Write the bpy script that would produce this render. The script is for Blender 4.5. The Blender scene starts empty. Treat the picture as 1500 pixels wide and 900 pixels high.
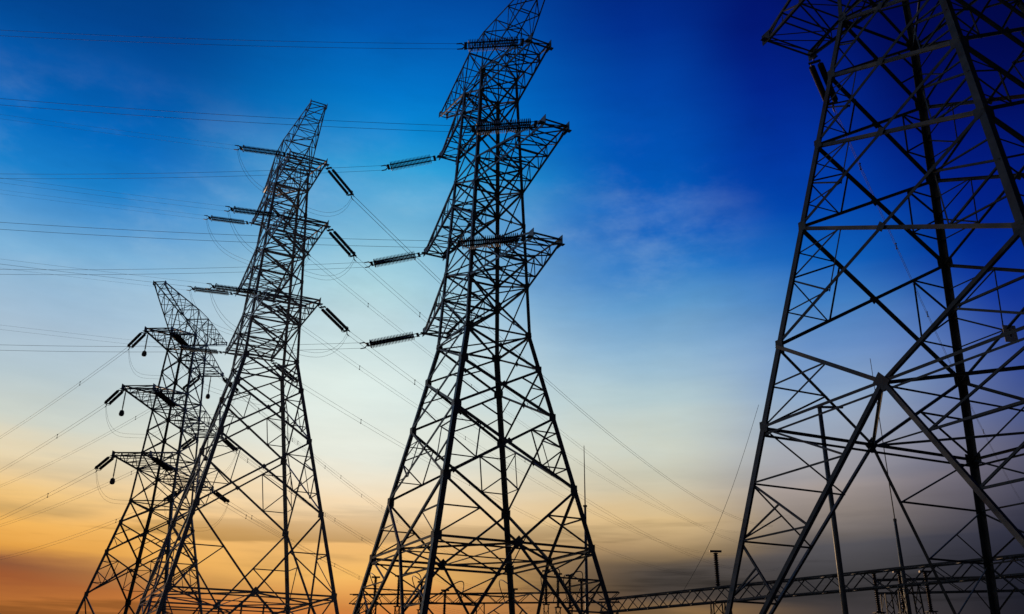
import bpy, math, random
from mathutils import Vector, Matrix
random.seed(7)
C = bpy.context.scene
COL = C.collection
R = math.radians

# ------------------------------------------------------------------ camera
cam = bpy.data.cameras.new("camera")
cam.sensor_fit = 'HORIZONTAL'; cam.sensor_width = 36.0
cam.lens = 1313.34 / 1500.0 * 36.0
cam.clip_start = 0.1; cam.clip_end = 6000
camo = bpy.data.objects.new("camera", cam); COL.objects.link(camo)
PITCH, ROLL = 0.406566, -0.0150687
camo.matrix_world = (Matrix.Translation((0, 0, 1.6)) @ Matrix.Rotation(math.pi / 2 + PITCH, 4, 'X')
                     @ Matrix.Rotation(-ROLL, 4, 'Z'))
C.camera = camo

# ------------------------------------------------------------------ world: dusk sky
def lin(c):
    out = []
    for v in c:
        v = v / 255.0
        out.append(v / 12.92 if v <= 0.04045 else ((v + 0.055) / 1.055) ** 2.4)
    return out + [1.0]

SUN_AZ, SUN_EL = R(-24), R(4.0)
w = bpy.data.worlds.new("World"); C.world = w; w.use_nodes = True
nt = w.node_tree; nt.nodes.clear(); L = nt.links.new
def N(t, **k):
    n = nt.nodes.new(t)
    for a, b in k.items(): setattr(n, a, b)
    return n
def M(op, a, b=None, c=None, clamp=False):
    n = N('ShaderNodeMath', operation=op); n.use_clamp = clamp
    for i, v in enumerate((a, b, c)):
        if v is None: continue
        if isinstance(v, (int, float)): n.inputs[i].default_value = v
        else: L(v, n.inputs[i])
    return n.outputs[0]
def smooth(x, a, b, lo=0.0, hi=1.0):
    n = N('ShaderNodeMapRange', interpolation_type='SMOOTHSTEP')
    L(x, n.inputs['Value'])
    n.inputs['From Min'].default_value = a; n.inputs['From Max'].default_value = b
    n.inputs['To Min'].default_value = lo; n.inputs['To Max'].default_value = hi
    return n.outputs['Result']
tc = N('ShaderNodeTexCoord')
nrm = N('ShaderNodeVectorMath', operation='NORMALIZE'); L(tc.outputs['Generated'], nrm.inputs[0])
sep = N('ShaderNodeSeparateXYZ'); L(nrm.outputs[0], sep.inputs[0])
elev = M('MULTIPLY', M('ARCSINE', sep.outputs['Z']), 57.29578)
az = M('MULTIPLY', M('ARCTAN2', sep.outputs['X'], sep.outputs['Y']), 57.29578)
def noise(sx, sy, scale, detail, seed, rough=0.5):
    cmb = N('ShaderNodeCombineXYZ')
    L(M('MULTIPLY', az, sx), cmb.inputs[0]); L(M('MULTIPLY', elev, sy), cmb.inputs[1]); cmb.inputs[2].default_value = seed
    n = N('ShaderNodeTexNoise'); n.inputs['Scale'].default_value = scale
    n.inputs['Detail'].default_value = detail; n.inputs['Roughness'].default_value = rough
    L(cmb.outputs[0], n.inputs['Vector'])
    return n.outputs['Fac']
n_big = noise(0.045, 0.07, 1.0, 2.0, 3.3)
n_str = noise(0.055, 0.42, 1.0, 5.0, 9.1, 0.55)
n_fin = noise(0.16, 0.9, 1.0, 4.0, 1.7, 0.6)
low = smooth(elev, 15.0, 8.0)
e1 = M('ADD', elev, M('MULTIPLY', M('SUBTRACT', n_big, 0.5), smooth(elev, 7.0, 16.0, 1.6, 4.2)))
e1 = M('ADD', e1, M('MULTIPLY', M('MULTIPLY', M('SUBTRACT', n_str, 0.5), 2.6), smooth(elev, 26.0, 9.0, 0.35, 1.0)))
pos = M('DIVIDE', e1, 50.0, clamp=True)
def ramp(stops):
    r = N('ShaderNodeValToRGB'); L(pos, r.inputs[0])
    cr = r.color_ramp; cr.interpolation = 'LINEAR'
    els = cr.elements
    els[0].position = stops[0][0] / 50.0; els[0].color = lin(stops[0][1])
    els[1].position = stops[-1][0] / 50.0; els[1].color = lin(stops[-1][1])
    for e, c in stops[1:-1]:
        x = els.new(e / 50.0); x.color = lin(c)
    return r.outputs[0]
RAMPS = [
 (-29, [(3.2, (165, 95, 45)), (4.2, (178, 105, 48)), (4.9, (150, 82, 46)), (5.7, (136, 82, 54)), (6.2, (160, 102, 60)), (6.9, (224, 158, 70)), (8.4, (240, 180, 92)), (10, (238, 196, 128)),
        (12, (226, 210, 176)), (14, (202, 208, 198)), (16.5, (178, 196, 203)), (19, (166, 189, 207)), (21.5, (146, 182, 210)), (23.2, (118, 172, 211)), (25, (78, 148, 205)),
        (27, (24, 126, 200)), (29.5, (0, 104, 187)), (32.5, (0, 86, 167)), (36, (0, 66, 140)), (46, (0, 38, 96))]),
 (-9, [(3.2, (190, 105, 55)), (4.6, (212, 132, 64)), (6.4, (242, 184, 100)), (8.2, (236, 184, 114)), (10.6, (243, 214, 172)), (12.4, (235, 224, 200)), (14.1, (229, 231, 218)), (18.5, (219, 232, 226)),
        (22.2, (192, 217, 222)), (24.1, (174, 212, 221)), (26.2, (140, 194, 217)), (28.4, (102, 172, 211)), (31, (43, 156, 212)), (33.3, (8, 132, 206)), (36, (0, 115, 198)), (40, (0, 86, 172)), (44, (0, 66, 150)), (49, (0, 44, 116))]),
 (10, [(3.2, (122, 92, 66)), (4.7, (140, 108, 70)), (5.5, (84, 73, 66)), (7.0, (80, 73, 69)), (7.7, (106, 92, 78)), (8.3, (168, 140, 102)), (9.8, (214, 184, 134)), (12, (205, 194, 166)), (14.6, (201, 206, 192)), (17.8, (174, 197, 203)),
        (20, (145, 181, 206)), (23, (92, 151, 202)), (25, (45, 122, 196)), (27.6, (4, 97, 188)), (32.5, (0, 82, 178)), (36, (0, 68, 165)), (40, (0, 46, 140)), (45, (0, 32, 118)), (49, (0, 22, 96))]),
 (20, [(3.2, (60, 54, 56)), (6.5, (62, 60, 63)), (8.4, (84, 82, 87)), (10, (138, 127, 120)), (12, (162, 151, 146)), (14.5, (160, 165, 175)), (17, (140, 165, 195)),
        (19.5, (105, 145, 198)), (22, (64, 124, 190)), (24.5, (15, 95, 183)), (28, (0, 66, 168)), (32, (0, 50, 155)), (36, (0, 34, 135)), (40, (0, 22, 112)), (46, (0, 12, 88))]),
 (31, [(3.2, (24, 24, 34)), (6, (26, 28, 42)), (9, (42, 44, 64)), (12, (68, 72, 104)), (15, (62, 80, 138)), (18, (36, 66, 152)), (21, (14, 52, 152)), (24, (0, 42, 145)),
        (28, (0, 28, 128)), (32, (0, 16, 104)), (36, (0, 9, 82)), (46, (0, 3, 50))]),
]
az2 = M('ADD', az, M('MULTIPLY', M('SUBTRACT', n_big, 0.5), 10.0))
cur = ramp(RAMPS[0][1])
for (a0, _), (a1, st) in zip(RAMPS, RAMPS[1:]):
    mx = N('ShaderNodeMix', data_type='RGBA'); L(smooth(az2, a0, a1), mx.inputs[0])
    L(cur, mx.inputs[6]); L(ramp(st), mx.inputs[7]); cur = mx.outputs[2]
def mul(col, fac):
    m = N('ShaderNodeVectorMath', operation='SCALE'); L(col, m.inputs[0]); L(fac, m.inputs['Scale']); return m.outputs[0]
# cloud streaks low over the horizon, dusk darkening away from the sunset
n_w = noise(0.075, 0.16, 1.0, 6.0, 21.4, 0.62)
wm = M('MULTIPLY', smooth(elev, 10.0, 17.0), smooth(elev, 36.0, 26.0))
wf = M('MULTIPLY', M('MULTIPLY', smooth(n_w, 0.46, 0.76), M('MULTIPLY', wm, smooth(az, 20.0, 8.0))), 0.27)
mx = N('ShaderNodeMix', data_type='RGBA'); L(wf, mx.inputs[0]); L(cur, mx.inputs[6])
mx.inputs[7].default_value = lin((186, 214, 228)); cur = mx.outputs[2]
wd = M('SUBTRACT', 1.0, M('MULTIPLY', M('MULTIPLY', smooth(n_w, 0.5, 0.28), smooth(elev, 15.0, 26.0)), 0.10))
n_bank = noise(0.035, 0.5, 1.0, 5.0, 4.2, 0.6)
bank = M('SUBTRACT', 1.0, M('MULTIPLY', M('MULTIPLY', smooth(n_bank, 0.54, 0.64), smooth(elev, 11.5, 7.5)), 0.42))
streak = M('SUBTRACT', 1.0, M('MULTIPLY', M('MULTIPLY', smooth(n_str, 0.47, 0.68), low), 0.30))
streak = M('MULTIPLY', M('MULTIPLY', streak, wd), bank)
fine = M('ADD', 0.96, M('MULTIPLY', n_fin, 0.15))
cur = mul(cur, M('MULTIPLY', streak, fine))
absaz = M('ABSOLUTE', M('ADD', az, 20.0))
cur = mul(cur, M('MULTIPLY', smooth(absaz, 48.0, 62.0, 1.0, 0.5), smooth(absaz, 62.0, 115.0, 1.0, 0.11)))
bg = N('ShaderNodeBackground'); L(cur, bg.inputs[0]); bg.inputs[1].default_value = 1.0
sky = N('ShaderNodeTexSky', sky_type='NISHITA'); sky.sun_disc = False
sky.sun_elevation = SUN_EL; sky.sun_rotation = SUN_AZ
bg2 = N('ShaderNodeBackground'); L(sky.outputs[0], bg2.inputs[0]); bg2.inputs[1].default_value = 0.0006
add = N('ShaderNodeAddShader'); L(bg.outputs[0], add.inputs[0]); L(bg2.outputs[0], add.inputs[1])
out = N('ShaderNodeOutputWorld'); L(add.outputs[0], out.inputs[0])

sl = bpy.data.lights.new("sun", 'SUN'); sl.energy = 1.1; sl.angle = R(0.6); sl.color = (1.0, 0.62, 0.34)
so = bpy.data.objects.new("sun", sl); COL.objects.link(so)
sd = Vector((math.sin(SUN_AZ) * math.cos(SUN_EL), math.cos(SUN_AZ) * math.cos(SUN_EL), math.sin(SUN_EL)))
so.rotation_euler = sd.to_track_quat('Z', 'Y').to_euler(); so.location = sd * 400

C.view_settings.view_transform = 'Standard'; C.view_settings.look = 'None'
C.view_settings.exposure = 0; C.view_settings.gamma = 1; C.view_settings.use_curve_mapping = False

# ------------------------------------------------------------------ materials
def material(name, c1, c2, scale, rough, metal=0.0, rust=None, bump=0.0):
    m = bpy.data.materials.new(name); m.use_nodes = True
    t = m.node_tree; b = t.nodes['Principled BSDF']
    g = t.nodes.new('ShaderNodeTexCoord')
    n = t.nodes.new('ShaderNodeTexNoise'); n.inputs['Scale'].default_value = scale; n.inputs['Detail'].default_value = 6
    t.links.new(g.outputs['Object'], n.inputs['Vector'])
    r = t.nodes.new('ShaderNodeValToRGB'); t.links.new(n.outputs['Fac'], r.inputs[0])
    r.color_ramp.elements[0].position = 0.32; r.color_ramp.elements[1].position = 0.7
    r.color_ramp.elements[0].color = (*c1, 1); r.color_ramp.elements[1].color = (*c2, 1)
    col = r.outputs[0]
    if rust:
        n2 = t.nodes.new('ShaderNodeTexNoise'); n2.inputs['Scale'].default_value = scale * 0.35; n2.inputs['Detail'].default_value = 8
        t.links.new(g.outputs['Object'], n2.inputs['Vector'])
        r2 = t.nodes.new('ShaderNodeValToRGB'); t.links.new(n2.outputs['Fac'], r2.inputs[0])
        r2.color_ramp.elements[0].position = 0.56; r2.color_ramp.elements[1].position = 0.72
        mx = t.nodes.new('ShaderNodeMix'); mx.data_type = 'RGBA'
        t.links.new(r2.outputs[0], mx.inputs[0]); t.links.new(col, mx.inputs[6]); mx.inputs[7].default_value = (*rust, 1)
        col = mx.outputs[2]
    t.links.new(col, b.inputs['Base Color'])
    b.inputs['Roughness'].default_value = rough; b.inputs['Metallic'].default_value = metal
    if bump:
        bp = t.nodes.new('ShaderNodeBump'); bp.inputs['Strength'].default_value = bump
        t.links.new(n.outputs['Fac'], bp.inputs['Height']); t.links.new(bp.outputs[0], b.inputs['Normal'])
    return m
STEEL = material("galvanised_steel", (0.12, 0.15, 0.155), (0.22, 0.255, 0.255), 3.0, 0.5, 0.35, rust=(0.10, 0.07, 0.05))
STEEL_DARK = material("dark_galvanised_steel", (0.055, 0.072, 0.076), (0.12, 0.142, 0.142), 2.0, 0.68, 0.15, rust=(0.07, 0.045, 0.032))  # darker overall tone of the galvanised steel, with rust
STEEL_LIT = material("lit_galvanised_steel", (0.40, 0.44, 0.43), (0.56, 0.59, 0.57), 3.0, 0.5, 0.3, rust=(0.16, 0.12, 0.09))  # same steel, light on the paler pylon put into its base colour
STEEL2 = material("fresh_galvanised_steel", (0.26, 0.27, 0.26), (0.42, 0.42, 0.40), 4.0, 0.45, 0.3)
DISC = material("brown_porcelain", (0.028, 0.015, 0.012), (0.05, 0.025, 0.02), 9.0, 0.5)
GREYDISC = material("grey_porcelain", (0.09, 0.09, 0.095), (0.14, 0.14, 0.14), 9.0, 0.25)
FIT = material("forged_fitting", (0.09, 0.09, 0.09), (0.15, 0.15, 0.145), 12.0, 0.5, 0.4)
ALU = material("weathered_aluminium_strand", (0.06, 0.062, 0.065), (0.10, 0.10, 0.10), 6.0, 0.6, 0.3)
CONC = material("concrete", (0.24, 0.235, 0.22), (0.36, 0.35, 0.33), 2.2, 0.9, bump=0.3)
GRAVEL = material("gravel_yard", (0.10, 0.095, 0.085), (0.2, 0.185, 0.165), 1.4, 0.95, bump=0.5)
PLATE = material("enamel_plate", (0.62, 0.64, 0.66), (0.72, 0.73, 0.74), 5.0, 0.4)
INK = material("black_enamel", (0.02, 0.02, 0.02), (0.03, 0.03, 0.03), 5.0, 0.4)

# ------------------------------------------------------------------ mesh helpers
class MB:
    def __init__(self): self.v = []; self.f = []; self.k = 0
    def loft(self, rings, caps=True):
        n = len(rings[0]); b = len(self.v)
        for r in rings: self.v += [tuple(p) for p in r]
        for i in range(len(rings) - 1):
            for j in range(n):
                a = b + i * n + j; c = b + i * n + (j + 1) % n
                self.f.append((a, c, c + n, a + n))
        if caps:
            self.f.append(tuple(b + j for j in reversed(range(n))))
            self.f.append(tuple(b + (len(rings) - 1) * n + j for j in range(n)))
    def angle(self, A, B, s, nrm, t=None, off=None):
        """steel angle section; one flange in the plane whose normal is nrm"""
        A = Vector(A); B = Vector(B); nrm = Vector(nrm)
        d = (B - A).normalized()
        e1 = nrm - d * nrm.dot(d)
        if e1.length < 1e-4: e1 = d.orthogonal()
        e1.normalize(); e2 = d.cross(e1)
        t = t or max(0.012, s * 0.13)
        self.k += 1
        o = (off if off is not None else 0.0) + (self.k % 9) * 0.0031
        pr = [(-s/2, 0), (s/2, 0), (s/2, -t), (-s/2 + t, -t), (-s/2 + t, -s * .9), (-s/2, -s * .9)]
        self.loft([[P + e2 * x + e1 * (y + o) for x, y in pr] for P in (A, B)])
    def corner(self, A, B, s, ex, ey, t=None):
        """leg angle: heel at the corner, flanges running along ex and ey"""
        A = Vector(A); B = Vector(B); ex = Vector(ex); ey = Vector(ey)
        t = t or s * 0.12
        pr = [(0, 0), (s, 0), (s, t), (t, t), (t, s), (0, s)]
        self.loft([[P + ex * x + ey * y for x, y in pr] for P in (A, B)])
    def box(self, c, ax, ay, az_, sx, sy, sz):
        c = Vector(c); ax = Vector(ax).normalized() * sx / 2; ay = Vector(ay).normalized() * sy / 2; az_ = Vector(az_).normalized() * sz / 2
        self.loft([[c + z - ax - ay, c + z + ax - ay, c + z + ax + ay, c + z - ax + ay] for z in (-az_, az_)])
    def tube(self, pts, r, n=6, caps=True):
        pts = [Vector(p) for p in pts]; rings = []
        rs = r if isinstance(r, (list, tuple)) else [r] * len(pts)
        up = None
        for i, p in enumerate(pts):
            d = (pts[min(i + 1, len(pts) - 1)] - pts[max(i - 1, 0)])
            if d.length < 1e-9: d = Vector((0, 0, 1))
            d.normalize()
            if up is None: up = d.orthogonal().normalized()
            up = (up - d * up.dot(d)).normalized(); s = d.cross(up)
            rings.append([p + (up * math.cos(a) + s * math.sin(a)) * rs[i] for a in [2 * math.pi * j / n for j in range(n)]])
        self.loft(rings, caps)
    def build(self, name, mat, parent=None, smooth_=False):
        me = bpy.data.meshes.new(name); me.from_pydata([tuple(v) for v in self.v], [], self.f); me.update()
        me.materials.append(mat)
        if smooth_:
            for p in me.polygons: p.use_smooth = True
        o = bpy.data.objects.new(name, me); COL.objects.link(o)
        if parent: o.parent = parent
        return o
def thing(name, label, cat, loc=(0, 0, 0), rz=0, group=None):
    o = bpy.data.objects.new(name, None); COL.objects.link(o)
    o.location = loc; o.rotation_euler = (0, 0, rz); o['label'] = label; o['category'] = cat
    if group: o['group'] = group
    return o

# ------------------------------------------------------------------ ground
g = MB(); S = 3000; n = 24
for i in range(n + 1):
    for j in range(n + 1):
        g.v.append((-S + 2 * S * i / n, -S + 2 * S * j / n, 0))
for i in range(n):
    for j in range(n):
        a = i * (n + 1) + j; g.f.append((a, a + n + 1, a + n + 2, a + 1))
gr = g.build("ground", GRAVEL); gr['kind'] = 'structure'

# ------------------------------------------------------------------ lattice towers
Q = 1.10635
BASE = dict(d2=7.0, d3=7.50404, de=5.30345, dw=3.5109, ww=2.35874, wt=1.60971, sl=0.19301,
            L={1: 8.48844, 2: 9.68865, 3: 7.65128, 'e': 9.35661}, t={1: 1.7612, 2: 1.49291, 3: 1.31558, 'e': 0.55189})
DZ = 1.9
class Tower:
    def __init__(s, X, Y, yaw, z1, zd, ts, Ls, ws, ss, ds, panels, **k):
        s.X, s.Y, s.yaw, s.z1, s.zd = X, Y, yaw, z1, zd
        s.ts, s.Ls, s.ws, s.ss, s.ds, s.panels = ts, Ls, ws, ss, ds, panels
        s.z2 = z1 + BASE['d2'] * ds; s.z3 = s.z2 + BASE['d3'] * ds; s.ze = s.z3 + BASE['de'] * ds
        s.z0 = z1 - BASE['dw']
        s.lev = {1: s.z1, 2: s.z2, 3: s.z3, 'e': s.ze}
        s.opt = k
    def hw(s, z):
        if z <= s.z0: return BASE['ww'] * s.ws + BASE['sl'] * s.ss * (s.z0 - z)
        return s.ws * (BASE['ww'] + (BASE['wt'] - BASE['ww']) * (z - s.z0) / (s.z3 - s.z0))
    def C(s, c, z):
        sx, sy = c; h = s.hw(z); return Vector((sx * h, sy * h * Q, z))
    def tip(s, lev, side, nf):           # nf = +1 towards the camera side (local -y)
        return Vector((side * BASE['t'][lev] * s.ts, -nf * BASE['L'][lev] * s.Ls, s.lev[lev]))
    def world(s, p):
        c, n_ = math.cos(s.yaw), math.sin(s.yaw)
        return Vector((s.X + p.x * c - p.y * n_, s.Y + p.x * n_ + p.y * c, p.z))
CORN = [(-1, -1), (1, -1), (1, 1), (-1, 1)]
FACES = [((-1, -1), (1, -1), (0, -1, 0)), ((1, -1), (1, 1), (1, 0, 0)), ((1, 1), (-1, 1), (0, 1, 0)), ((-1, 1), (-1, -1), (-1, 0, 0))]
def mid(a, b, f=0.5): return a + (b - a) * f
SIZES = (0.30, 0.22, 0.15, 0.085, 0.105, 0.125, 0.16, 0.07)   # leg, upper leg, diagonal, redundant, upper lacing, strut, chord, arm lacing
SIZES_SLIM = (0.29, 0.24, 0.15, 0.078, 0.115, 0.105, 0.15, 0.07)

def build_tower(T, label, mat, sizes=SIZES):
    LEG, LEGU, DG, RD, UP, HZ, CH, LC = sizes
    root = thing("transmission_tower", label, "pylon", (T.X, T.Y, 0), T.yaw, "lattice pylons of the power line")
    zt = T.z3 + DZ
    # --- legs
    for (sx, sy) in CORN:
        m = MB(); ex, ey = (-sx, 0, 0), (0, -sy, 0)
        zs = [0.35, T.z0, zt]
        m.corner(T.C((sx, sy), 0.35), T.C((sx, sy), T.z0), LEG, ex, ey)
        m.corner(T.C((sx, sy), T.z0 - .02) + Vector((sx, sy, 0)) * .004, T.C((sx, sy), zt), LEGU, ex, ey)
        # node gussets and splice plates
        for z, g_ in [(z, .6) for z in T.panels] + [(z, .45) for z in T.upper]:
            p = T.C((sx, sy), z)
            m.box(p + Vector((-sx * g_ * .36, sy * .022, 0)), (1, 0, 0), (0, 1, 0), (0, 0, 1), g_ * .72, .016, g_ * .8)
            m.box(p + Vector((sx * .022, -sy * g_ * .36, 0)), (1, 0, 0), (0, 1, 0), (0, 0, 1), .016, g_ * .72, g_ * .8)
        m.build("leg", mat, root)
        f = MB(); p = T.C((sx, sy), 0.35)
        f.loft([[(p.x + a * r, p.y + c * r, z) for a, c in ((-1, -1), (1, -1), (1, 1), (-1, 1))] for z, r in ((-.1, .8), (.18, .8), (.40, .5))])
        f.build("footing", CONC, root)
    # --- face bracing
    for a, b, nrm in FACES:
        m = MB(); nv = Vector(nrm)
        def both(zl, zh, size, red):
            A0, B0, A1, B1 = T.C(a, zl), T.C(b, zl), T.C(a, zh), T.C(b, zh)
            wl = (B0 - A0).length; wh = (B1 - A1).length; f = wl / (wl + wh)
            c = mid(A0, B1, f)
            m.angle(A0, B1, size, nrm, off=.01); m.angle(B0, A1, size, nrm, off=-.05)
            m.box(c + nv * .045, nv, nv.orthogonal(), nv.cross(nv.orthogonal()), .014, size * 2.2, size * 2.2)
            if red:
                for P0, P1 in ((A0, A1), (B0, B1)):
                    lm = mid(P0, P1, f); q0 = mid(P0, c); q1 = mid(P1, c)
                    m.angle(lm, q0, RD, nrm, off=-.09); m.angle(lm, q1, RD, nrm, off=-.11)
                    if red > 1:
                        m.angle(mid(P0, lm), q0, RD * .8, nrm, off=-.13); m.angle(mid(P1, lm), q1, RD * .8, nrm, off=-.15)
                        m.angle(q0, q1, RD * .8, nrm, off=-.17)
        P = T.panels                      # from waist downwards: z0, A, B, C, ring
        for i in range(len(P) - 2):
            both(P[i + 1], P[i], DG if i else UP * 1.2, (0 if P[i] - P[i + 1] < 2.6 else 1) if i == 0 else (1 if P[i] - P[i + 1] < 3.3 else 2))
        # K panel from the last node down to the middle of the ring
        zc, zr = P[-2], P[-1]
        Ac, Bc, Ar, Br = T.C(a, zc), T.C(b, zc), T.C(a, zr), T.C(b, zr); ap = mid(Ar, Br)
        for P1, Pr in ((Ac, Ar), (Bc, Br)):
            m.angle(P1, ap, DG, nrm, off=.01); h = mid(P1, ap); lm = mid(P1, Pr)
            m.angle(lm, h, RD, nrm, off=-.06); m.angle(Pr, h, RD, nrm, off=-.09)
        # ring (double angles)
        m.angle(Ar, Br, HZ * 1.1, nrm, off=.02); m.angle(Ar + Vector((0, 0, -.32)), Br + Vector((0, 0, -.32)), HZ * .8, nrm, off=-.02)
        m.box(ap + nv * .05, nv, nv.orthogonal(), nv.cross(nv.orthogonal()), .018, .62, .45)
        # feet
        zf = .5; Af, Bf = T.C(a, zf), T.C(b, zf)
        for Pr, Pf in ((Ar, Af), (Br, Bf)):
            m.angle(ap, Pf, DG * 1.15, nrm, off=.02)
            for t0 in (.2, .4, .6, .8): m.angle(mid(Pr, Pf, t0), mid(ap, Pf, t0), RD, nrm, off=-.05)
            for t0, t1 in ((.2, .4), (.4, .6), (.6, .8)): m.angle(mid(Pr, Pf, t0), mid(ap, Pf, t1), RD, nrm, off=-.08)
            for t0 in (.3, .5, .7): m.angle(mid(mid(Pr, Pf, t0 - .1), mid(ap, Pf, t0 + .1), .5), mid(Pr, Pf, t0 + .1), RD * .8, nrm, off=-.1)
            m.angle(Pr, mid(ap, Pf, .2), RD, nrm, off=-.12)
        # upper body
        U = T.upper
        for i in range(len(U) - 1): both(U[i], U[i + 1], UP, 0)
        for z in [T.z0, T.z1, T.z1 + DZ, T.z2, T.z2 + DZ, T.z3, zt]:
            m.angle(T.C(a, z), T.C(b, z), HZ, nrm, off=.03)
        m.build("face_bracing", mat, root)
    # --- plan bracing
    for z, s_ in ((T.zd, DG * .8), (T.z0, UP), (T.z1, UP), (T.z2, UP), (T.z3, UP), (T.z1 + DZ, UP), (T.z2 + DZ, UP)):
        m = MB(); cs = [T.C(c, z) for c in CORN]; ms = [mid(cs[i], cs[(i + 1) % 4]) for i in range(4)]
        if z == T.zd:
            for i in range(4): m.angle(ms[i], ms[(i + 1) % 4], s_, (0, 0, 1))
            m.angle(ms[0], ms[2], s_ * .7, (0, 0, 1), off=-.06); m.angle(ms[1], ms[3], s_ * .7, (0, 0, 1), off=-.12)
        else:
            m.angle(cs[0], cs[2], s_, (0, 0, 1)); m.angle(cs[1], cs[3], s_, (0, 0, 1), off=-.05)
        m.build("plan_bracing", mat, root)
    # --- crossarms
    def lace(m, A0, A1, B0, B1, n_, nrm, s_, off=0.0, post=True):
        for i in range(n_):
            p0, p1 = mid(A0, A1, i / n_), mid(A0, A1, (i + 1) / n_); q0, q1 = mid(B0, B1, i / n_), mid(B0, B1, (i + 1) / n_)
            if i % 2 == 0: m.angle(p0, q1, s_, nrm, off=off)
            else: m.angle(q0, p1, s_, nrm, off=off)
            if post and i: m.angle(p0, q0, s_, nrm, off=off - .03)
    for lev in (1, 2, 3):
        for nf in (1, -1):
            m = MB(); z = T.lev[lev]; sy = -nf
            bl, br = T.C((-1, sy), z), T.C((1, sy), z); ul, ur = T.C((-1, sy), z + DZ), T.C((1, sy), z + DZ)
            tl, tr = T.tip(lev, -1, nf), T.tip(lev, 1, nf); hh = Vector((0, 0, .34))
            m.angle(bl, tl, CH, (-1, 0, 0)); m.angle(br, tr, CH, (1, 0, 0))
            m.angle(ul, tl + hh, CH * .9, (-1, 0, 0)); m.angle(ur, tr + hh, CH * .9, (1, 0, 0))
            m.angle(tl, tr, CH, (0, -nf, 0)); m.angle(tl + hh, tr + hh, CH * .8, (0, -nf, 0))
            n_ = 4 if lev != 2 else 5
            lace(m, bl, tl, ul, tl + hh, n_, (-1, 0, 0), LC, -.02); lace(m, br, tr, ur, tr + hh, n_, (1, 0, 0), LC, -.02)
            lace(m, bl, tl, br, tr, n_, (0, 0, -1), LC, -.03); lace(m, ul, tl + hh, ur, tr + hh, n_, (0, 0, 1), LC, -.03)
            m.angle(tl, tr + hh, LC, (0, -nf, 0), off=-.05)
            for p, sx in ((tl, -1), (tr, 1)):
                m.box(p + Vector((sx * .03, 0, .17)), (1, 0, 0), (0, 1, 0), (0, 0, 1), .03, .62, .66)
                m.box(p + Vector((sx * .14, 0, 0.02)), (1, 0, 0), (0, 1, 0), (0, 0, 1), .34, .3, .03)
            m.build("crossarm", mat, root)
    # --- earth-wire arms at the head
    hb = T.hw(zt); wt_ = hb * .86
    top = {(sx, sy): Vector((sx * wt_, sy * wt_ * Q, T.ze)) for sx, sy in CORN}
    m = MB()
    for c in CORN: m.angle(T.C(c, zt), top[c], UP, (c[0], 0, 0))
    for a, b, nrm in FACES:
        m.angle(top[a], top[b], UP, nrm); m.angle(T.C(a, zt), top[b], LC, nrm, off=-.02); m.angle(T.C(b, zt), top[a], LC, nrm, off=-.05)
    m.build("tower_head", mat, root)
    for nf in (1, -1):
        m = MB(); sy = -nf
        tl, tr = T.tip('e', -1, nf), T.tip('e', 1, nf); dn = Vector((0, 0, -.3))
        ul, ur = top[(-1, sy)], top[(1, sy)]; bl, br = T.C((-1, sy), zt), T.C((1, sy), zt)
        for A, B, nn in ((ul, tl, (-1, 0, 0)), (ur, tr, (1, 0, 0)), (bl, tl + dn, (-1, 0, 0)), (br, tr + dn, (1, 0, 0))): m.angle(A, B, UP, nn)
        m.angle(tl, tr, UP, (0, -nf, 0)); m.angle(tl + dn, tr + dn, UP * .8, (0, -nf, 0))
        lace(m, bl, tl + dn, ul, tl, 5, (-1, 0, 0), LC * .85, -.02); lace(m, br, tr + dn, ur, tr, 5, (1, 0, 0), LC * .85, -.02)
        lace(m, ul, tl, ur, tr, 5, (0, 0, 1), LC * .85, -.03); lace(m, bl, tl + dn, br, tr + dn, 5, (0, 0, -1), LC * .85, -.03)
        for p, sx in ((tl, -1), (tr, 1)): m.box(p + Vector((sx * .06, 0, -.15)), (1, 0, 0), (0, 1, 0), (0, 0, 1), .03, .34, .5)
        m.build("earthwire_arm", mat, root)
    return root

def make(X, Y, yaw, z1, zd, ts, Ls, ws, ss, ds, below, nup):
    T = Tower(X, Y, yaw, z1, zd, ts, Ls, ws, ss, ds, None)
    T.panels = [T.z0 - b for b in below] + [zd]
    U = [T.z0, T.z1, T.z1 + DZ]
    for za, zb in ((T.z1 + DZ, T.z2), (T.z2 + DZ, T.z3)):
        U += [za + (zb - za) * i / nup for i in range(1, nup + 1)] + [zb + DZ]
    T.upper = U
    return T
T3 = make(-1.8769, 55.1918, 0.4524, 26.2862, 9.2088, 0.5334, 1.0291, 0.9602, 1.0124, 1.0428, [0, 2.4, 5.6, 10.1], 2)
T2 = make(-21.8979, 75.3658, 0.4794, 31.416, 8.2128, 1.2483, 0.9523, 1.0024, 1.0273, 0.963, [0, 2.7, 7.25, 13.4], 2)
T1 = make(-38.8775, 101.101, -0.0745, 23.842, 5.0, 1.1272, 1.0182, 1.0292, 0.9738, 0.9909, [0, 2.4, 5.6, 10.0], 2)
T4 = make(18.6444, 32.3833, 0.4107, 34.8414, 11.848, 0.9, 0.997, 1.0058, 0.9847, 1.0, [0, 3.0, 6.6, 10.6, 16.0], 2)
build_tower(T3, "tall lattice pylon in the middle, its head cut by the top edge", STEEL)
build_tower(T2, "paler lattice pylon, head fully in view, just left of the middle one", STEEL_LIT)
build_tower(T1, "smallest and most distant lattice pylon, farthest left", STEEL)
root4 = build_tower(T4, "huge nearest lattice pylon at the right, cut by top and right edges", STEEL_DARK, SIZES_SLIM)

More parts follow.
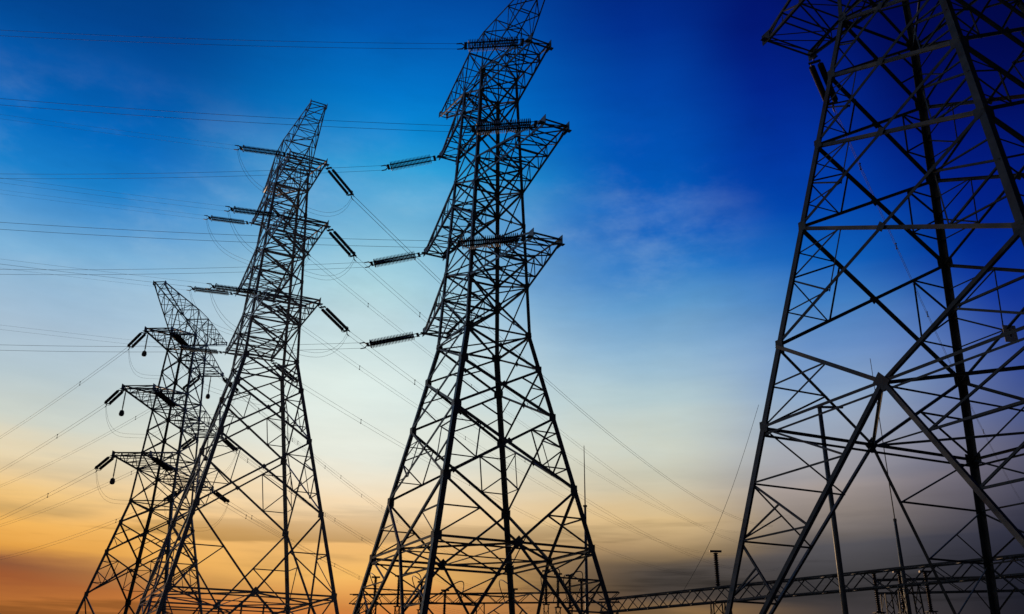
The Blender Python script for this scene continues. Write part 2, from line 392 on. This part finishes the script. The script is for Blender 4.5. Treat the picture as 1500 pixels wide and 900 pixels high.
# warning plate with its mark, on the nearest pylon
p = MB(); p.box((0, 0, 0), (1, 0, 0), (0, 1, 0), (0, 0, 1), .62, .03, .8)
inv = Matrix.Rotation(-T4.yaw, 4, 'Z') @ Matrix.Translation((-T4.X, -T4.Y, 0))
pl = p.build("warning_plate", PLATE, root4); pl.location = inv @ Vector((22.2, 37.0, 16.6)); pl.rotation_euler = (0, 0, -.3)
p = MB(); p.box((0.0, -.018, .02), (1, 0, 0), (0, 1, 0), (0, 0, 1), .07, .008, .34)
p.build("plate_mark", INK, pl)

# ------------------------------------------------------------------ insulator strings (twin tension strings)
SLEN, LINK = 4.55, 0.45
def disc_string(x0, x1, y, r, n_):
    m = MB(); pts = []; rad = []
    step = (x1 - x0) / n_
    prof = [(0.0, .045), (.18, .06), (.30, r * .55), (.42, r * .93), (.52, r), (.60, r * .95), (.66, r * .35), (.78, .05)]
    rings = []
    for i in range(n_):
        for fx, rr in prof:
            x = x0 + (i + fx) * step
            rings.append([(x, y + rr * math.cos(a), rr * math.sin(a)) for a in [2 * math.pi * k / 12 for k in range(12)]])
    m.loft(rings); return m
def string_proto(mat, r, n_=30):
    sep = .3 + r
    parts = []
    for s in (-1, 1): parts.append(("insulator_discs", disc_string(LINK + .35, SLEN - .42, s * sep / 2, r, n_), mat))
    m = MB(); m.tube([(0, 0, 0), (LINK + .06, 0, 0)], .035, 6)
    m.box((LINK + .06, 0, 0), (1, 0, 0), (0, 1, 0), (0, 0, 1), .2, sep + .2, .03)
    for s in (-1, 1): m.tube([(LINK + .08, s * sep / 2, 0), (LINK + .36, s * sep / 2, 0)], .03, 6)
    parts.append(("tower_yoke", m, FIT))
    m = MB(); m.box((SLEN - .24, 0, 0), (1, 0, 0), (0, 1, 0), (0, 0, 1), .2, sep + .2, .03)
    for s in (-1, 1): m.tube([(SLEN - .43, s * sep / 2, 0), (SLEN - .24, s * sep / 2, 0)], .03, 6)
    parts.append(("line_yoke", m, FIT))
    m = MB()
    for z in (-.22, .22): m.tube([(SLEN - .2, 0, 0), (SLEN, 0, z), (SLEN + .35, 0, z)], [.03, .05, .035], 6)
    parts.append(("line_clamp", m, FIT))
    m = MB(); k = 16; rr = .36
    m.tube([(SLEN - .46, rr * math.cos(2 * math.pi * i / k), rr * .8 * math.sin(2 * math.pi * i / k)) for i in range(k + 1)], .028, 6)
    parts.append(("corona_ring", m, FIT))
    return parts
_proto = {}
def insulator(P, az_, slope, label, group, mat=DISC, r=.16):
    key = (mat.name, r)
    t = thing("insulator_string", label, "insulator", P, 0, group)
    d = Vector((math.cos(az_), math.sin(az_), slope)).normalized()
    t.rotation_euler = (0, -math.asin(d.z), az_)
    if key not in _proto:
        _proto[key] = [pm.build(nm, mt, t, nm == "insulator_discs") for nm, pm, mt in string_proto(mat, r)]
    else:
        for o in _proto[key]:
            c = o.copy(); COL.objects.link(c); c.parent = t
    return Vector(P) + d * (SLEN + .1)
def wirepath(E, az_, slope, K, length, n_=60):
    out = []
    for i in range(n_ + 1):
        s = length * (i / n_) ** 1.35
        out.append(E + Vector((math.cos(az_) * s, math.sin(az_) * s, slope * s + .5 * K * s * s)))
    return out
def bundle(E, az_, slope, K, length, label, group, r=.019, gap=.22, spacers=(7, 19, 33, 52, 75)):
    root = thing("conductor_bundle", label, "power line", E, 0, group)
    pts = [p - E for p in wirepath(E, az_, slope, K, length)]
    for z in (-gap, gap):
        m = MB(); m.tube([q + Vector((0, 0, z)) for q in pts], r, 5); m.build("wire", ALU, root, True)
    for s in spacers:
        if s > length: break
        q = Vector((math.cos(az_) * s, math.sin(az_) * s, slope * s + .5 * K * s * s))
        m = MB(); m.tube([q + Vector((0, 0, -gap)), q + Vector((0, 0, gap))], .03, 5)
        for z in (-gap, gap): m.tube([q + Vector((-.06, 0, z)), q + Vector((.06, 0, z))], .05, 6)
        m.build("spacer", FIT, root)
    return root
def jumper(A, B, drop, label, group):
    root = thing("jumper_loop", label, "jumper cable", A, 0, group)
    for z in (-.2, .2):
        m = MB(); pts = []
        for i in range(29):
            f = i / 28; q = (B - A) * f; u = 2 * f - 1
            pts.append(q + Vector((0, 0, z - drop * (1 - u ** 4) ** .8)))
        m.tube(pts, .011, 5); m.build("wire", ALU, root, True)
ARM = {1: "lowest", 2: "middle", 3: "top"}

def side_string(T, lev, nf, side, az_, sS, sW, K, length, who, mat=DISC, r=.16, wr=.014, spacers=(7, 19, 33, 52, 75)):
    P = T.world(T.tip(lev, side, nf))
    arm = f"{ARM[lev]} {'near' if nf > 0 else 'far'} arm of {who}"; d = "left" if side < 0 else "right"
    E = insulator(P, az_, sS, f"twin {'brown' if mat is DISC else 'grey'} disc string pulling {d} from the {arm}", f"insulator strings of {who}", mat, r)
    bundle(E, az_, sW, K, length, f"twin power line running {d} from the {arm}", f"power lines of {who}", wr, spacers=spacers)
    return E
MIDP, SEC, FARP, NEARP = "the middle pylon", "the paler pylon", "the smallest pylon", "the huge near pylon"
# middle pylon: dead end, lines leave to the left
A3n, A3f = R(-176.5), R(176.5)
for lev, sW in ((1, -.03), (2, -.02), (3, -.065)):
    side_string(T3, lev, 1, -1, A3n, -.15, sW, .0022, 90, MIDP, r=.25, wr=.011, spacers=())
for lev, sW in ((1, -.03), (2, -.042), (3, -.04)):
    side_string(T3, lev, -1, -1, A3f, -.2, sW, .0022, 90, MIDP, r=.25, wr=.012, spacers=())
# paler pylon: angle tower
A2l, A2r = R(-173.6), R(66)
for nf in (1, -1):
    for lev in (1, 2, 3):
        El = side_string(T2, lev, nf, -1, A2l, .07, .06, .0006, 110, SEC, GREYDISC, .17, wr=.007, spacers=())
        Er = side_string(T2, lev, nf, 1, A2r, -.2, -.075, .0009, 260, SEC, GREYDISC, .14, wr=.022 if nf > 0 and lev == 3 else .013, spacers=(12, 40))
        jumper(Er, El, 3.2, f"slack jumper loop under the {ARM[lev]} {'near' if nf > 0 else 'far'} arm of {SEC}", "jumper loops of the paler pylon")
# smallest pylon
A1l, A1r = R(132), R(80)
for nf in (1, -1):
    for lev in (1, 2, 3):
        El = side_string(T1, lev, nf, -1, A1l, -.16, -.04, .0009, 260, FARP, wr=.016, spacers=(16,))
        Er = side_string(T1, lev, nf, 1, A1r, -.14, -.085, .0009, 260, FARP, wr=.013)
        P = T1.world((T1.tip(lev, -1, nf) + T1.tip(lev, 1, nf) * .12) / 1.12 if nf > 0 else T1.tip(lev, -1, nf) * .5 + T1.tip(lev, 1, nf) * .5)
        j = thing("jumper_insulator", f"short hanging rod with dark weight below the {ARM[lev]} {'near' if nf > 0 else 'far'} arm of {FARP}", "insulator", P, 0, "hanging jumper weights of the smallest pylon")
        m = MB(); m.tube([(0, 0, 0), (0, 0, -2.4)], .05, 6)
        for i in range(14):
            z = -.5 - i * .12; m.tube([(0, 0, z), (0, 0, z - .03), (0, 0, z - .06)], [.05, .1, .05], 8)
        m.build("rod", DISC, j)
        m = MB(); m.tube([(0, 0, -2.35), (0, 0, -2.45), (0, 0, -2.75), (0, 0, -2.95), (0, 0, -3.02)], [.1, .22, .28, .22, .05], 10); m.build("weight", FIT, j, True)
        jumper(Er, El, 3.4, f"slack jumper loop under the {ARM[lev]} {'near' if nf > 0 else 'far'} arm of {FARP}", "jumper loops of the smallest pylon")
# nearest pylon
side_string(T4, 1, -1, 1, R(58), -.12, -.06, .0009, 260, NEARP, r=.18)

# ------------------------------------------------------------------ substation behind the pylons
def truss_beam(name, label, A, B, w_, h_, group, n_=None, mat=STEEL_DARK, s=.055):
    A = Vector(A); B = Vector(B); r = thing(name, label, "gantry", (A.x, A.y, 0), 0, group)
    O = Vector((A.x, A.y, 0)); A = A - O; B = B - O
    d = (B - A); ln = d.length; d.normalize(); sd_ = d.cross(Vector((0, 0, 1))).normalized() * w_ / 2; up = Vector((0, 0, h_))
    n_ = n_ or max(6, int(ln / 1.0)); m = MB()
    ch = [(sd_, Vector()), (-sd_, Vector()), (sd_, up), (-sd_, up)]
    for o, u in ch: m.angle(A + o + u, B + o + u, s * 1.6, sd_ if o == sd_ else -sd_)
    for i in range(n_):
        p0 = mid(A, B, i / n_); p1 = mid(A, B, (i + 1) / n_)
        for o in (sd_, -sd_):
            a_, b_ = (p0 + o, p1 + o + up) if i % 2 else (p0 + o + up, p1 + o)
            m.angle(a_, b_, s, o)
        for u in (Vector(), up):
            a_, b_ = (p0 + sd_ + u, p1 - sd_ + u) if i % 2 else (p0 - sd_ + u, p1 + sd_ + u)
            m.angle(a_, b_, s, (0, 0, 1))
    m.build("beam", mat, r)
    return r, O, A, B, sd_
def column(parent, base, top, w0, w1, s=.06, mat=STEEL_DARK):
    m = MB(); base = Vector(base); top = Vector(top); n_ = max(6, int((top - base).length / .9))
    cs = [(-1, -1), (1, -1), (1, 1), (-1, 1)]
    def P(c, f): return mid(base, top, f) + Vector((c[0], c[1], 0)) * (w0 + (w1 - w0) * f) / 2
    for c in cs: m.angle(P(c, 0), P(c, 1), s * 1.6, (c[0], 0, 0))
    for k in range(4):
        a, b = cs[k], cs[(k + 1) % 4]; nn = Vector((a[0] + b[0], a[1] + b[1], 0))
        for i in range(n_):
            f0, f1 = i / n_, (i + 1) / n_
            m.angle(P(a, f0), P(b, f1), s * .8, nn) if i % 2 else m.angle(P(b, f0), P(a, f1), s * .8, nn)
    m.build("column", mat, parent)
def gantry(label, A, B, cols, w_=.8, h_=.85, mat=STEEL_DARK):
    r, O, a, b, sd_ = truss_beam("gantry", label, A, B, w_, h_, "substation gantries", mat=mat)
    for f in cols:
        t_ = mid(a, b, f); column(r, (t_.x, t_.y, 0), (t_.x, t_.y, t_.z - .01), 1.3, .75, mat=mat)
    return r
gantry("long low steel gantry beam running behind the huge near pylon", (25.0, 41.9, 7.0), (6.9, 67.6, 7.0), (.24, .655, .97))
gantry("dark gantry beam low behind the right legs of the huge near pylon", (46, 54, 8.0), (24.5, 62, 8.0), (.1, .55, .97))
gantry("low gantry beam seen between the legs of the middle pylon", (10, 84, 9.2), (-15, 90, 9.2), (.05, .5, .95))
gantry("distant gantry beam at the feet of the far left pylon", (-15, 112, 8.2), (-48, 118, 8.2), (.05, .5, .95))

def mast(label, x, y, segs, mat=STEEL):
    r = thing("lightning_mast", label, "mast", (x, y, 0), 0, "lightning masts of the substation")
    m = MB(); m.tube([(0, 0, z) for z, _ in segs[:-1]], [q for _, q in segs[:-1]], 8); m.build("pole", mat, r, True)
    m = MB(); z0 = segs[-2][0]
    m.tube([(0, 0, z0 - .05), (0, 0, z0 + .1)], segs[-2][1] * 1.8, 8); m.tube([(0, 0, z0), (0, 0, segs[-1][0])], [segs[-2][1] * .6, segs[-1][1]], 6)
    m.build("rod", mat, r)
    return r
mast("thin lightning mast standing just right of the middle pylon", 6.75, 80, [(0, .22), (8, .16), (16.9, .1), (22.4, .03)])
mast("thin spiked mast seen through the huge near pylon", 23.45, 55, [(0, .2), (7.5, .15), (11.5, .09), (11.55, .06), (22.0, .018)])
# flat topped pole
r = thing("steel_pole", "thick pale flat topped pole seen through the lower left of the huge near pylon", "pole", (16.5, 46, 0))
m = MB(); m.tube([(0, 0, 0), (0, 0, 9), (0, 0, 15.8)], [.15, .14, .11], 12); m.build("pole", STEEL, r, True)
m = MB(); m.box((.5, 0, 15.86), (1, 0, 0), (0, 1, 0), (0, 0, 1), 1.5, .14, .1); m.build("bracket", STEEL, r)

def post_insulator(name, label, x, y, z0, h, r_=.16, cap=True, group="post insulators of the substation", stand=True):
    t = thing(name, label, "insulator", (x, y, 0 if stand else z0), 0, group); o = 0 if not stand else z0
    if stand:
        m = MB()
        for sx, sy in CORN: m.angle((sx * .25, sy * .25, 0), (sx * .2, sy * .2, z0), .08, (sx, 0, 0))
        for i in range(int(z0 / .9)):
            z = i * .9
            for sx, sy in ((1, -1), (-1, 1)): m.angle((-.23 * sx, .23 * sy, z), (.23 * sx, .23 * sy, z + .9), .05, (0, sy, 0))
        m.box((0, 0, z0 - .02), (1, 0, 0), (0, 1, 0), (0, 0, 1), .6, .6, .05)
        m.build("stand", STEEL_DARK, t)
    m = MB(); pts, rad = [(0, 0, o)], [r_ * .6]; n_ = max(6, int(h / .12))
    for i in range(n_):
        z = o + h * (i + .2) / n_; pts += [(0, 0, z), (0, 0, z + h / n_ * .35), (0, 0, z + h / n_ * .6)]; rad += [r_ * .55, r_, r_ * .55]
    pts.append((0, 0, o + h)); rad.append(r_ * .6); m.tube(pts, rad, 10); m.build("porcelain", DISC, t)
    if cap:
        m = MB(); m.box((0, 0, o + h + .07), (1, 0, 0), (0, 1, 0), (0, 0, 1), .7, .2, .12); m.build("terminal", FIT, t)
    return t
t = thing("surge_arrester", "dark upright arrester with T top on the gantry by the huge near pylon", "arrester", (13.22, 58.65, 7.96))
m = MB(); pts, rad = [(0, 0, 0)], [.12]
for i in range(15):
    z = .05 + i * .135; pts += [(0, 0, z), (0, 0, z + .05), (0, 0, z + .09)]; rad += [.1, .17, .1]
m.tube(pts, rad, 10); m.build("porcelain", DISC, t)
m = MB(); m.box((0, 0, 2.13), (1, 0, 0), (0, 1, 0), (0, 0, 1), .75, .16, .12); m.build("terminal", FIT, t)

spots = [(-11.2, 79, 8.4, 2.0), (-9.3, 79.6, 8.2, 2.4), (-7.4, 80.2, 8.0, 2.2), (-5.4, 80.8, 7.6, 2.0), (.5, 79, 7.6, 2.0), (3.2, 78, 8.4, 2.6), (4.2, 78.2, 8.2, 2.6), (5.2, 78.4, 8.2, 2.5),
         (6.2, 78.6, 8.0, 2.3), (-33, 108, 8.6, 2.2), (-30.6, 108.6, 8.6, 2.2), (-28.2, 109.2, 8.6, 2.2), (22.5, 57, 6.4, 2.3), (24.3, 57.6, 6.5, 2.3), (26.2, 58.2, 6.6, 2.3)]
for x, y, z0, h in spots:
    where = ("between the left legs of the middle pylon" if -12 < x < -5 else "between the right legs of the middle pylon" if -1 < x < 7 else
             "behind the feet of the far left pylon" if x < -20 else "behind the right legs of the huge near pylon")
    post_insulator("post_insulator", f"brown post insulator on a lattice stand {where}", x, y, z0, h)
# curved busbar droppers between the posts and the gantry
def dropper(A, B, bow, label):
    r = thing("busbar_dropper", label, "cable", A, 0, "droppers of the substation"); A = Vector(A); B = Vector(B)
    m = MB(); m.tube([(B - A) * f + Vector(bow) * math.sin(math.pi * f) for f in [i / 16 for i in range(17)]], .045, 6); m.build("cable", ALU, r, True)
for i, (x, y, z0, h) in enumerate(spots[:9]):
    xb = x + (.9 if i % 2 else -.7)
    yb = 84 + (10 - xb) * 6 / 25
    dropper((x, y, z0 + h + .1), (xb, yb, 9.2), (.9 if i % 2 else -.9, 0, 1.3), f"bowed cable rising from a post insulator {'between the left legs' if x < -2 else 'between the right legs'} of the middle pylon")
# thin slanting dropper wire left of the nearest pylon
r = thing("dropper_wire", "thin slanting wire hanging just left of the huge near pylon", "cable", (17.3, 60, 20.3))
m = MB(); m.tube([Vector((-6.5, 0, -13.2)) * f + Vector((0, 0, -1.2 * math.sin(math.pi * f))) for f in [i / 20 for i in range(21)]], .013, 5); m.build("wire", ALU, r, True)
